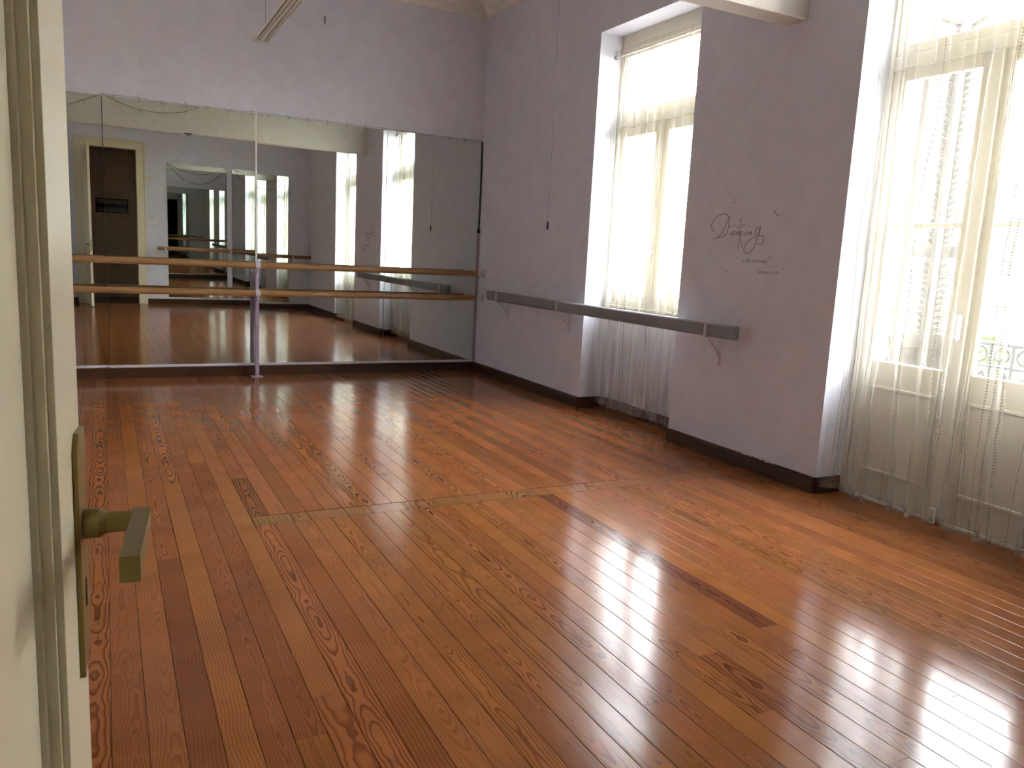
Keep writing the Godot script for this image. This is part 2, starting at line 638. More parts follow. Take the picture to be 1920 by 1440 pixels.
	# hall behind the entrance
	st = begin()
	add_box(st, Vector3(ROOM_LEFT, -0.15, 10.15), Vector3(0.0, top, 10.35))
	w = struct("wall_hall", "dim brown wall of the hall behind the doorway", "wall")
	part(w, "plaster", done(st), M.hall_wall)
	w = struct("floor_hall", "dark wooden floor of the hall", "floor")
	part(w, "boards", box(Vector3(ROOM_LEFT, -0.15, ROOM_FRONT + 0.0), Vector3(0, -0.001, 10.15)), M.dark_wood)


func ring_frame(st: SurfaceTool, a: Vector2, b: Vector2, wl: float, wr: float, wb: float, wt: float, x0: float, x1: float) -> void:
	# rectangular frame in the z (a.x..b.x) / y (a.y..b.y) plane, between x0 and x1
	add_box(st, Vector3(x0, a.y, a.x), Vector3(x1, b.y, a.x + wl), 0.004)
	add_box(st, Vector3(x0, a.y, b.x - wr), Vector3(x1, b.y, b.x), 0.004)
	add_box(st, Vector3(x0, a.y, a.x + wl), Vector3(x1, a.y + wb, b.x - wr), 0.004)
	add_box(st, Vector3(x0, b.y - wt, a.x + wl), Vector3(x1, b.y, b.x - wr), 0.004)


func casement(root: Node3D, z0: float, z1: float, y0: float, y1: float, bottom: float, bars: Array, panel_top: float) -> void:
	var st := begin()
	ring_frame(st, Vector2(z0, y0), Vector2(z1, y1), 0.085, 0.085, bottom, 0.085, 0.225, 0.265)
	var c := part(root, "casement", done(st), M.window_paint)
	part(c, "pane", box(Vector3(0.244, y0 + bottom, z0 + 0.085), Vector3(0.247, y1 - 0.085, z1 - 0.085)), M.pane)
	for y in bars:
		part(c, "glazing_bar", box(Vector3(0.23, y - 0.014, z0 + 0.085), Vector3(0.26, y + 0.014, z1 - 0.085), 0.004), M.window_paint)
	if panel_top > 0.0:
		# raised moulding of the lower panel
		var m := begin()
		ring_frame(m, Vector2(z0 + 0.09, y0 + 0.16), Vector2(z1 - 0.09, panel_top), 0.02, 0.02, 0.02, 0.02, 0.213, 0.226)
		part(c, "panel_moulding", done(m), M.window_paint)


func build_windows() -> void:
	# tall window over a parapet
	var w := struct("window_1", "tall white casement window with transom behind the far voile curtain", "window")
	var st := begin()
	ring_frame(st, Vector2(W1A, 0.96), Vector2(W1B, HEAD), 0.035, 0.035, 0.03, 0.14, 0.22, 0.30)
	add_box(st, Vector3(0.215, 2.50, W1A + 0.035), Vector3(0.30, 2.58, W1B - 0.035), 0.005)
	part(w, "frame", done(st), M.window_paint)
	part(w, "sill", box(Vector3(0.20, 0.94, W1A), Vector3(0.46, 0.965, W1B), 0.005), M.window_paint)
	var mid := (W1A + W1B) / 2.0
	casement(w, W1A + 0.037, mid - 0.001, 0.99, 2.50, 0.085, [], 0.0)
	casement(w, mid + 0.001, W1B - 0.037, 0.99, 2.50, 0.085, [], 0.0)
	st = begin()
	ring_frame(st, Vector2(W1A + 0.037, 2.58), Vector2(W1B - 0.037, HEAD - 0.14), 0.06, 0.06, 0.055, 0.05, 0.225, 0.265)
	var tr := part(w, "transom_sash", done(st), M.window_paint)
	part(tr, "pane", box(Vector3(0.244, 2.635, W1A + 0.097), Vector3(0.247, HEAD - 0.19, W1B - 0.097)), M.pane)
	part(w, "cover_strip", box(Vector3(0.212, 0.99, mid - 0.022), Vector3(0.226, 2.50, mid + 0.022), 0.004), M.window_paint)
	part(w, "bolt_handle", box(Vector3(0.17, 1.42, mid - 0.008), Vector3(0.213, 1.50, mid + 0.008), 0.006), M.white_metal)

	# balcony door
	w = struct("door_2", "white glazed balcony door with transom behind the near voile curtain", "door")
	st = begin()
	ring_frame(st, Vector2(W2A, 0.0), Vector2(W2B, HEAD), 0.035, 0.035, 0.02, 0.14, 0.22, 0.30)
	add_box(st, Vector3(0.215, 2.50, W2A + 0.035), Vector3(0.30, 2.58, W2B - 0.035), 0.005)
	part(w, "frame", done(st), M.window_paint)
	mid = (W2A + W2B) / 2.0
	casement(w, W2A + 0.037, mid - 0.001, 0.02, 2.52, 0.825, [1.63], 0.70)
	casement(w, mid + 0.001, W2B - 0.037, 0.02, 2.52, 0.825, [1.63], 0.70)
	st = begin()
	ring_frame(st, Vector2(W2A + 0.037, 2.58), Vector2(W2B - 0.037, HEAD - 0.14), 0.06, 0.06, 0.055, 0.05, 0.225, 0.265)
	tr = part(w, "transom_sash", done(st), M.window_paint)
	part(tr, "pane", box(Vector3(0.244, 2.635, W2A + 0.097), Vector3(0.247, HEAD - 0.19, W2B - 0.097)), M.pane)
	part(w, "cover_strip", box(Vector3(0.205, 0.02, mid - 0.03), Vector3(0.226, 2.50, mid + 0.03), 0.005), M.window_paint)
	part(w, "floor_bolt", box(Vector3(0.185, 0.0, mid - 0.022), Vector3(0.206, 0.09, mid + 0.012), 0.005), M.window_paint)
	part(w, "lever", box(Vector3(0.165, 1.02, mid - 0.012), Vector3(0.206, 1.16, mid + 0.012), 0.008), M.white_metal)


# gathered voile hanging from a rod
func curtain(label: String, z0: float, z1: float, zb0: float, zb1: float, x: float, ytop: float, ybot: float, folds: float, sd: int) -> void:
	var n := FastNoiseLite.new()
	n.seed = sd
	n.frequency = 1.0
	var nu := 220
	var nv := 30
	var root := thing("voile_curtain", label, "curtain", Vector3(x, ybot, (z0 + z1) / 2.0), "voile curtains")
	var off := -root.position
	var point := func(s: float, y: float) -> Vector3:
		var v := (ytop - y) / (ytop - ybot)
		var ph: float = s * folds + 1.1 * n.get_noise_2d(s * 4.0, 1.0) + 0.25 * n.get_noise_2d(s * 3.0, v * 1.2)
		var amp: float = lerpf(0.022, 0.044, minf(1.0, v * 2.5)) * (1.0 + 0.6 * n.get_noise_2d(s * 5.0, 7.0 + v * 0.8))
		amp *= smoothstep(-0.02, 0.1, v + 0.03)
		var hang := 0.012 * (1.0 - smoothstep(0.0, 0.1, v))
		var sn := sin(ph * TAU)
		var z := lerpf(lerpf(z0, z1, s), lerpf(zb0, zb1, s), v) + 0.35 * amp * sin(ph * TAU * 2.0 + 0.6)
		return Vector3(x + hang + amp * sn * (1.0 - 0.25 * sn), y, z)
	var sheet := func(y_hi: float, y_lo: float, rows: int, dx: float) -> ArrayMesh:
		var st := SurfaceTool.new()
		st.begin(Mesh.PRIMITIVE_TRIANGLES)
		st.set_smooth_group(0)
		var stretch := (z1 - z0) * 1.5
		for j in rows + 1:
			for i in nu + 1:
				var s := i / float(nu)
				var y := lerpf(y_hi, y_lo, j / float(rows))
				if y_lo <= ybot + 0.001 and j == rows:
					y += 0.008 * n.get_noise_2d(s * 6.0, 30.0)
				st.set_uv(Vector2(s * stretch / 0.25, -y / 0.25))
				st.add_vertex(point.call(s, y) + off + Vector3(dx, 0, 0))
		for j in rows:
			for i in nu:
				var a := j * (nu + 1) + i
				for k in [a, a + 1, a + nu + 2, a, a + nu + 2, a + nu + 1]:
					st.add_index(k)
		st.generate_normals()
		return st.commit()
	part(root, "fabric", sheet.call(ytop + 0.045, ybot, nv, 0.0), M.voile)
	part(root, "hem", sheet.call(ybot + 0.035, ybot, 2, -0.002), M.voile)
	part(root, "heading", sheet.call(ytop + 0.045, ytop - 0.03, 2, 0.003), M.voile)
	var rod := thing("curtain_rod", "thin rod carrying " + label, "curtain rod", Vector3(x + 0.042, ytop, (z0 + z1) / 2.0), "curtain rods")
	part(rod, "pole", tube(PackedVector3Array([Vector3(0, 0, z0 - 0.012 - rod.position.z), Vector3(0, 0, z1 + 0.04 - rod.position.z)]), 0.008, 10), M.white_metal)
	for s in [-1.0, 1.0]:
		var ze: float = (z0 - 0.015 if s < 0 else z1 + 0.04) - rod.position.z
		part(rod, "finial", box(Vector3(-0.014, -0.014, ze - 0.008), Vector3(0.014, 0.014, ze + 0.008), 0.005), M.steel)


func build_door() -> void:
	# open leaf: local x runs from the hinge to the free edge, local z faces the camera's side
	var d := struct("door_1", "cream painted panelled entrance door standing open in the foreground", "door")
	d.position = HINGE
	var ax := Vector3(0.104, 0, -0.9946).normalized()
	d.basis = Basis(ax, Vector3.UP, ax.cross(Vector3.UP))
	var L := 0.875
	var T := 0.042
	part(d, "stile", box(Vector3(L - 0.11, 0.01, -T), Vector3(L, 2.87, 0), 0.003), M.cream_paint)
	part(d, "stile", box(Vector3(0, 0.01, -T), Vector3(0.11, 2.87, 0), 0.003), M.cream_paint)
	for r in [[0.01, 0.24], [0.70, 0.82], [2.74, 2.87]]:
		part(d, "rail", box(Vector3(0.11, r[0], -T), Vector3(L - 0.11, r[1], 0), 0.002), M.cream_paint)
	var prof := PackedVector2Array([Vector2(0, 0), Vector2(0.0015, -0.0045), Vector2(0.005, -0.005), Vector2(0.0065, -0.012), Vector2(0.010, -0.0128), Vector2(0.012, -0.017), Vector2(0.0, -0.017)])
	for r in [[0.24, 0.70], [0.82, 2.74]]:
		var p := part(d, "panel", box(Vector3(0.11, r[0], -T + 0.017), Vector3(L - 0.11, r[1], -0.017)), M.cream_paint)
		# mouldings, four runs on each side
		var st := begin()
		for side in 2:
			var zf := 0.0 if side == 0 else -T
			var sz := 1.0 if side == 0 else -1.0
			add_run(st, prof, r[0], r[1], Transform3D(Basis(Vector3(-1, 0, 0), Vector3(0, 0, sz), Vector3(0, 1, 0)), Vector3(L - 0.11, 0, zf)))
			add_run(st, prof, r[0], r[1], Transform3D(Basis(Vector3(1, 0, 0), Vector3(0, 0, sz), Vector3(0, 1, 0)), Vector3(0.11, 0, zf)))
			add_run(st, prof, 0.11, L - 0.11, Transform3D(Basis(Vector3(0, 1, 0), Vector3(0, 0, sz), Vector3(1, 0, 0)), Vector3(0, r[0], zf)))
			add_run(st, prof, 0.11, L - 0.11, Transform3D(Basis(Vector3(0, -1, 0), Vector3(0, 0, sz), Vector3(1, 0, 0)), Vector3(0, r[1], zf)))
		part(p, "moulding", done(st), M.cream_paint)
	part(d, "lock_plate", box(Vector3(L, 1.00, -0.031), Vector3(L + 0.0015, 1.20, -0.011)), M.steel)
	part(d, "latch", box(Vector3(L, 1.10, -0.026), Vector3(L + 0.011, 1.125, -0.016), 0.002), M.steel)
	for k in 3:
		part(d, "hinge", lathe(PackedVector2Array([Vector2(0, 0), Vector2(0.008, 0), Vector2(0.008, 0.1), Vector2(0, 0.1)]), 10, at(Vector3(-0.004, [0.3, 1.4, 2.5][k], -T - 0.004))), M.steel)
	for side in 2:
		var z := 0.0 if side == 0 else -T
		var s := 1.0 if side == 0 else -1.0
		var pl := PackedVector2Array([Vector2(-0.021, -0.128), Vector2(-0.016, -0.13), Vector2(0.021, -0.098), Vector2(0.021, 0.08), Vector2(-0.010, 0.08), Vector2(-0.021, 0.066)])
		var cx := L - 0.025
		var plate := part(d, "handle_plate", run(pl, 0.0, 0.004, Transform3D(Basis(Vector3(1, 0, 0), Vector3(0, 1, 0), Vector3(0, 0, s)), Vector3(cx, 1.11, z))), M.brass)
		part(plate, "keyhole", box(Vector3(cx - 0.003, 1.038, z + s * 0.0041 - 0.0005), Vector3(cx + 0.003, 1.062, z + s * 0.0041 + 0.0005)), M.black_metal)
		var neck := PackedVector2Array([Vector2(0, 0), Vector2(0.0125, 0), Vector2(0.0125, 0.012), Vector2(0.009, 0.018), Vector2(0.0085, 0.05), Vector2(0, 0.05)])
		var handle := part(d, "lever_handle", lathe(neck, 16, Transform3D(Basis(Vector3(1, 0, 0), Vector3(0, 0, s), Vector3(0, -s, 0)), Vector3(cx, 1.11, z + s * 0.004))), M.brass)
		# flat grip that widens a little towards its end
		var gp := PackedVector2Array([Vector2(0.011, -0.008), Vector2(0.011, 0.008), Vector2(-0.10, 0.0105), Vector2(-0.113, 0.0105), Vector2(-0.113, -0.0095), Vector2(-0.10, -0.0095)])
		var g0 := z + s * 0.041 if side == 0 else z + s * 0.055
		part(handle, "grip", run(gp, 0.0, 0.014, Transform3D(Basis.IDENTITY, Vector3(cx, 1.11, g0))), M.brass)

	# casing around the opening
	var t := struct("trim_3", "cream door casing around the entrance", "door frame")
	var st := begin()
	add_box(st, Vector3(-3.083, 0, 8.53), Vector3(-2.935, 2.89, ROOM_FRONT), 0.004)
	add_box(st, Vector3(-4.11, 0, 8.53), Vector3(-3.972, 2.89, ROOM_FRONT), 0.004)
	add_box(st, Vector3(-4.11, 2.89, 8.53), Vector3(-2.935, 3.04, ROOM_FRONT), 0.004)
	part(t, "casing", done(st), M.cream_paint)
	st = begin()
	add_box(st, Vector3(-2.955, 0, 8.522), Vector3(-2.93, 3.035, 8.53), 0.003)
	add_box(st, Vector3(-4.115, 0, 8.522), Vector3(-4.09, 3.035, 8.53), 0.003)
	add_box(st, Vector3(-4.115, 3.02, 8.522), Vector3(-2.93, 3.045, 8.53), 0.003)
	part(t, "backband", done(st), M.cream_paint)
	st = begin()
	add_box(st, Vector3(-3.083, 0, ROOM_FRONT), Vector3(-3.063, 2.91, ROOM_FRONT + 0.2))
	add_box(st, Vector3(-3.98, 0, ROOM_FRONT), Vector3(-3.96, 2.91, ROOM_FRONT + 0.2))
	add_box(st, Vector3(-3.98, 2.89, ROOM_FRONT), Vector3(-3.063, 2.91, ROOM_FRONT + 0.2))
	part(t, "jamb", done(st), M.cream_paint)


# ---------------------------------------------------------------- mirrors and barres
func mirror_panel(label: String, x0: float, x1: float, y0: float, y1: float, z: float, yaw: float, pitch: float, group: String, facing := 1.0, strip := 0.0) -> Node3D:
	var cx := (x0 + x1) / 2.0
	var cy := (y0 + y1) / 2.0
	var o := thing("wall_mirror", label, "mirror", Vector3(cx, y0, z), group)
	o.basis = Basis.from_euler(Vector3(pitch, yaw, 0))
	o.position = Vector3(cx, cy, z) - o.basis * Vector3(0, cy - y0, 0)
	var h := y1 - y0
	var hw := (x1 - x0) / 2.0
	var f := facing
	var zz := [-0.005, -0.0012] if f > 0 else [0.0012, 0.005]
	part(o, "backing", box(Vector3(-hw, 0, zz[0]), Vector3(hw, h, zz[1])), M.mirror_edge)
	var zg := [-0.001, 0.0] if f > 0 else [0.0, 0.001]
	part(o, "mirror_glass", box(Vector3(-hw + 0.0005, 0.0005, zg[0]), Vector3(hw - 0.0005, h - 0.0005, zg[1])), M.mirror)
	if strip > 0.0:
		part(o, "joint_strip", box(Vector3(-hw - strip, 0.0, -0.004), Vector3(-hw, h, 0.003), 0.001), M.white_metal)
	return o


func build_mirrors() -> void:
	var yaw := 0.0111
	var pitch := 0.0049
	var g := "big mirrors on the far wall"
	var names := ["tall mirror panel of the far wall beside the open door, leftmost", "tall mirror panel left of the lilac barre post", "tall mirror panel right of the lilac barre post", "tall mirror panel in the far corner by the window wall"]
	var xs := [[-5.19, -3.834], [-3.829, -2.478], [-2.464, -1.124], [-1.119, -0.005]]
	var tilt := [[yaw, pitch], [yaw, pitch], [0.0008, 0.0015], [-0.0057, 0.0]]
	for i in 4:
		var o := mirror_panel(names[i], xs[i][0], xs[i][1], 0.122, 2.608, 0.0, tilt[i][0], tilt[i][1], g, 1.0, 0.0)
		var hw: float = (xs[i][1] - xs[i][0]) / 2.0
		if i == 1:
			# white bead covering the joint to the next panel
			part(o, "joint_bead", run(PackedVector2Array([Vector2(-0.004, -0.008), Vector2(0.014, -0.008), Vector2(0.014, 0.0), Vector2(-0.002, 0.012), Vector2(-0.004, 0.012)]), 0.0, 2.486, Transform3D(Basis(Vector3(1, 0, 0), Vector3(0, 0, 1), Vector3(0, 1, 0)), Vector3(hw, 0, 0))), M.white_bead)
		part(o, "bottom_channel", box(Vector3(-hw, -0.021, -0.006), Vector3(hw, 0.004, 0.006), 0.002), M.white_metal)
	mirror_panel("narrow mirror beside the entrance door, hung with fairy lights", -2.552, -1.456, 0.137, 2.70, 8.538, 0.004, -0.004, "mirrors on the entrance wall", -1.0)
	mirror_panel("mirror on the entrance wall nearest the window wall", -1.36, -0.42, 0.137, 2.70, 8.538, -0.003, -0.003, "mirrors on the entrance wall", -1.0)

	# dark cable and conduit in the corner right of the mirrors
	var c := thing("corner_conduit", "pale conduit with a dark cable running down the far corner", "conduit", Vector3(0, 0.1, 0.012))
	part(c, "conduit", box(Vector3(-0.022, 0.0, -0.008), Vector3(-0.001, 1.50, 0.012), 0.003), M.lilac_metal)
	part(c, "cable", tube(PackedVector3Array([Vector3(-0.012, 1.48, 0.004), Vector3(-0.008, 1.9, 0.004), Vector3(-0.010, 2.3, 0.003), Vector3(-0.012, 2.5, 0.002)]), 0.005, 6), M.wire)
	part(c, "clip", box(Vector3(-0.026, 1.49, -0.008), Vector3(-0.001, 1.53, 0.014), 0.002), M.black_metal)

	build_barres()
	build_fairy_lights()


func build_barres() -> void:
	var z := 0.15
	var g := "wooden barres in front of the big mirrors"
	var post := thing("barre_post", "lilac square steel post carrying both barres at the mirrors", "post", Vector3(-2.49, 0, z), "")
	part(post, "tube", box(Vector3(-0.018, 0.005, -0.045), Vector3(0.018, 1.07, -0.005), 0.003), M.lilac_metal)
	part(post, "foot_plate", box(Vector3(-0.055, 0, -0.09), Vector3(0.055, 0.006, 0.025), 0.001), M.lilac_metal)
	for y in [1.133, 0.858]:
		part(post, "arm", box(Vector3(-0.012, y - 0.075, -0.01), Vector3(0.012, y - 0.037, 0.047), 0.003), M.lilac_metal)
		var ring := lathe(PackedVector2Array([Vector2(0.0315, -0.022), Vector2(0.036, -0.022), Vector2(0.036, 0.022), Vector2(0.0315, 0.022)]), 20, Transform3D(Basis(Vector3(0, 1, 0), Vector3(-1, 0, 0), Vector3(0, 0, 1)), Vector3(0, y, 0.035)))
		part(post, "collar", ring, M.white_metal)
	for k in 4:
		var y := 1.133 if k < 2 else 0.858
		var left := k % 2 == 0
		var x0 := ROOM_LEFT + 0.1 if left else -2.49
		var x1 := -2.49 if left else -0.095
		var where := ("upper" if k < 2 else "lower") + " round wooden barre " + ("running left from the lilac post" if left else "running right to the window wall")
		var b := thing("wooden_barre", where, "barre", Vector3((x0 + x1) / 2.0, y, z + 0.035), g)
		var h := (x1 - x0) / 2.0 - 0.001
		part(b, "rail", tube(PackedVector3Array([Vector3(-h, 0, 0), Vector3(0, 0, 0), Vector3(h, 0, 0)]), 0.0305, 20), M.barre_wood)
		var e := -h if left else h
		var wall := -h - 0.1 if left else h + 0.094
		part(b, "end_sleeve", tube(PackedVector3Array([Vector3(e - signf(e) * 0.03, 0, 0), Vector3(wall, 0, 0)]), 0.022, 16), M.white_metal)
		part(b, "wall_flange", box(Vector3(wall - 0.004, -0.05, -0.028), Vector3(wall + 0.004, 0.05, 0.028), 0.002), M.white_metal)

	# square grey barre on the window wall
	var o := thing("grey_barre", "flat grey barre on white brackets crossing the window recess", "barre", Vector3(-0.15, 0.868, 0.56))
	part(o, "rail", box(Vector3(0, 0, 0), Vector3(0.045, 0.096, 3.9), 0.010), M.grey_bar)
	for zb in [0.264, 1.54, 3.604]:
		var br := part(o, "bracket", box(Vector3(-0.003, -0.008, zb - 0.014), Vector3(0.15, 0.0, zb + 0.014), 0.001), M.white_metal)
		part(br, "lip", box(Vector3(-0.0035, -0.008, zb - 0.014), Vector3(-0.0005, 0.085, zb + 0.014), 0.001), M.white_metal)
		part(br, "strut", box(Vector3(0.0, -0.008, -0.010), Vector3(0.165, 0.0, 0.010), 0.001), M.white_metal, Transform3D(Basis(Vector3(0, 0, 1), -0.83), Vector3(0.036, -0.008, zb)))
		part(br, "wall_leg", box(Vector3(0.145, -0.21, zb - 0.014), Vector3(0.15, 0.0, zb + 0.014), 0.001), M.white_metal)

	# single barre on the entrance wall
	o = thing("wall_barre", "single wooden barre along the entrance wall, seen in the mirrors", "barre", Vector3(-1.4, 1.085, 8.3))
	part(o, "rail", tube(PackedVector3Array([Vector3(-1.37, 0, 0), Vector3(0, 0, 0), Vector3(1.38, 0, 0)]), 0.033, 16), M.barre_wood)
	for x in [-1.22, -0.03, 1.01]:
		var br := part(o, "bracket", box(Vector3(x - 0.016, -0.045, -0.03), Vector3(x + 0.016, -0.033, 0.238), 0.002), M.white_metal)
		part(br, "lip", box(Vector3(x - 0.016, -0.045, -0.037), Vector3(x + 0.016, 0.02, -0.033), 0.001), M.white_metal)
		part(br, "strut", box(Vector3(x - 0.01, -0.006, 0), Vector3(x + 0.01, 0.0, 0.24), 0.001), M.white_metal, Transform3D(Basis(Vector3(1, 0, 0), 0.8), Vector3(0, -0.04, 0.06)))


func light_string(label: String, sags: Array, z: float, group: String, out: float, cable: Material) -> void:
	var first: Vector2 = sags[0][0]
	var root := thing("fairy_lights", label, "string lights", Vector3(first.x, first.y, z), group)
	var r := RandomNumberGenerator.new()
	r.seed = 9 + int(absf(first.x) * 10.0)
	var bulb := lathe(PackedVector2Array([Vector2(0.0, 0.0), Vector2(0.003, 0.0), Vector2(0.0035, -0.010), Vector2(0.0045, -0.022), Vector2(0.002, -0.03), Vector2(0, -0.031)]), 6)
	var cap := lathe(PackedVector2Array([Vector2(0.0, 0.012), Vector2(0.004, 0.012), Vector2(0.004, 0.0), Vector2(0, 0.0)]), 6)
	for s in sags:
		var a: Vector2 = s[0]
		var b: Vector2 = s[1]
		var sag: float = s[2]
		var n := maxi(8, int(a.distance_to(b) / 0.05))
		var pts := PackedVector3Array()
		for i in n + 1:
			var t := float(i) / n
			var p := a.lerp(b, t)
			pts.append(Vector3(p.x - first.x, p.y - first.y - 4.0 * sag * t * (1.0 - t) + r.randf_range(-0.004, 0.004), out * 0.004 * r.randf()))
		part(root, "wire", tube(pts, 0.0022, 5), cable)
		var i := 2
		while i < n:
			var holder := part(root, "bulb_holder", cap, cable, Transform3D(Basis(Vector3(0, 0, 1), r.randf_range(-0.9, 0.9)), pts[i]))
			part(holder, "bulb", bulb, M.bulb)
			i += 4


func build_fairy_lights() -> void:
	light_string("fairy lights drooping over the top of the big mirrors", [[Vector2(-4.9, 2.61), Vector2(-3.83, 2.625), 0.16], [Vector2(-3.83, 2.625), Vector2(-3.0, 2.60), 0.10], [Vector2(-3.83, 2.625), Vector2(-2.47, 2.625), 0.012], [Vector2(-2.47, 2.625), Vector2(-1.12, 2.62), 0.006], [Vector2(-1.12, 2.62), Vector2(-0.02, 2.61), 0.006]], 0.016, "fairy lights", 1.0, M.pale_wire)
	light_string("fairy lights in two swags on the mirror beside the entrance", [[Vector2(-2.555, 2.71), Vector2(-1.46, 2.70), 0.17], [Vector2(-2.555, 2.71), Vector2(-1.46, 2.70), 0.36], [Vector2(-1.47, 2.70), Vector2(-1.46, 1.6), 0.0]], 8.522, "fairy lights", -1.0, M.wire)
	light_string("fairy lights in two swags on the mirror nearest the window wall", [[Vector2(-1.355, 2.71), Vector2(-0.43, 2.70), 0.13], [Vector2(-1.355, 2.71), Vector2(-0.43, 2.70), 0.30]], 8.522, "fairy lights", -1.0, M.wire)


# ---------------------------------------------------------------- smaller things
func build_lamp() -> void:
	var o := thing("fluorescent_lamp", "grey twin-tube fluorescent fitting hanging unlit below the ceiling", "ceiling lamp", Vector3(-2.60, 3.05, 1.0))
	var ln := 1.5
	var body := PackedVector2Array([Vector2(-0.065, 0.004), Vector2(-0.065, 0.014), Vector2(-0.035, 0.05), Vector2(0.035, 0.05), Vector2(0.065, 0.014), Vector2(0.065, 0.004), Vector2(0.052, 0.004), Vector2(0.044, 0.026), Vector2(0.018, 0.026), Vector2(0.008, 0.0), Vector2(-0.008, 0.0), Vector2(-0.018, 0.026), Vector2(-0.044, 0.026), Vector2(-0.052, 0.004)])
	part(o, "housing", run(body, 0.06, ln - 0.06), M.lamp_metal)
	for s in [-1.0, 1.0]:
		part(o, "reflector", box(Vector3(s * 0.031 - 0.012, 0.0245, 0.06), Vector3(s * 0.031 + 0.012, 0.0265, ln - 0.06)), M.lamp_inside)
		part(o, "fluorescent_tube", tube(PackedVector3Array([Vector3(s * 0.031, 0.011, 0.07), Vector3(s * 0.031, 0.011, ln - 0.07)]), 0.0085, 12), M.tube_glass)
	for z in [0.0, ln - 0.06]:
		part(o, "end_cap", box(Vector3(-0.066, -0.002, z), Vector3(0.066, 0.05, z + 0.06), 0.006), M.lamp_metal)
	for z in [0.25, ln - 0.25]:
		part(o, "suspension_wire", tube(PackedVector3Array([Vector3(0, 0.05, z), Vector3(0, CEIL - 3.05, z)]), 0.002, 6), M.steel)


func ribbon(st: SurfaceTool, pts: PackedVector3Array, width: float, thick := 0.0012) -> void:
	# flat stroke lying on the wall x = 0
	var n := pts.size()
	for i in n - 1:
		var a := pts[i]
		var b := pts[i + 1]
		var t := (b - a).normalized()
		var s := Vector3(0, -t.z, t.y) * width * 0.5
		var ext := t * width * 0.15
		var lo := Vector3(0, 0, 0)
		var q := [a - ext - s, a - ext + s, b + ext + s, b + ext - s]
		var off := Vector3(-thick, 0, 0)
		var c := (a + b) / 2.0 + off * 0.5
		quad_out(st, c, q[0] + off, q[1] + off, q[2] + off, q[3] + off)
		for k in 4:
			var k2 := (k + 1) % 4
			quad_out(st, c, q[k], q[k2], q[k2] + off, q[k] + off)


func strokes(parent: Node3D, called: String, lists: Array, width: float, material: Material, x := -0.0003) -> void:
	var st := begin()
	for l in lists:
		var pts := []
		for p in l:
			pts.append(Vector3(x, p[1], p[0]) - parent.position)
		ribbon(st, smooth_path(pts, 5), width)
	part(parent, called, done(st), material)


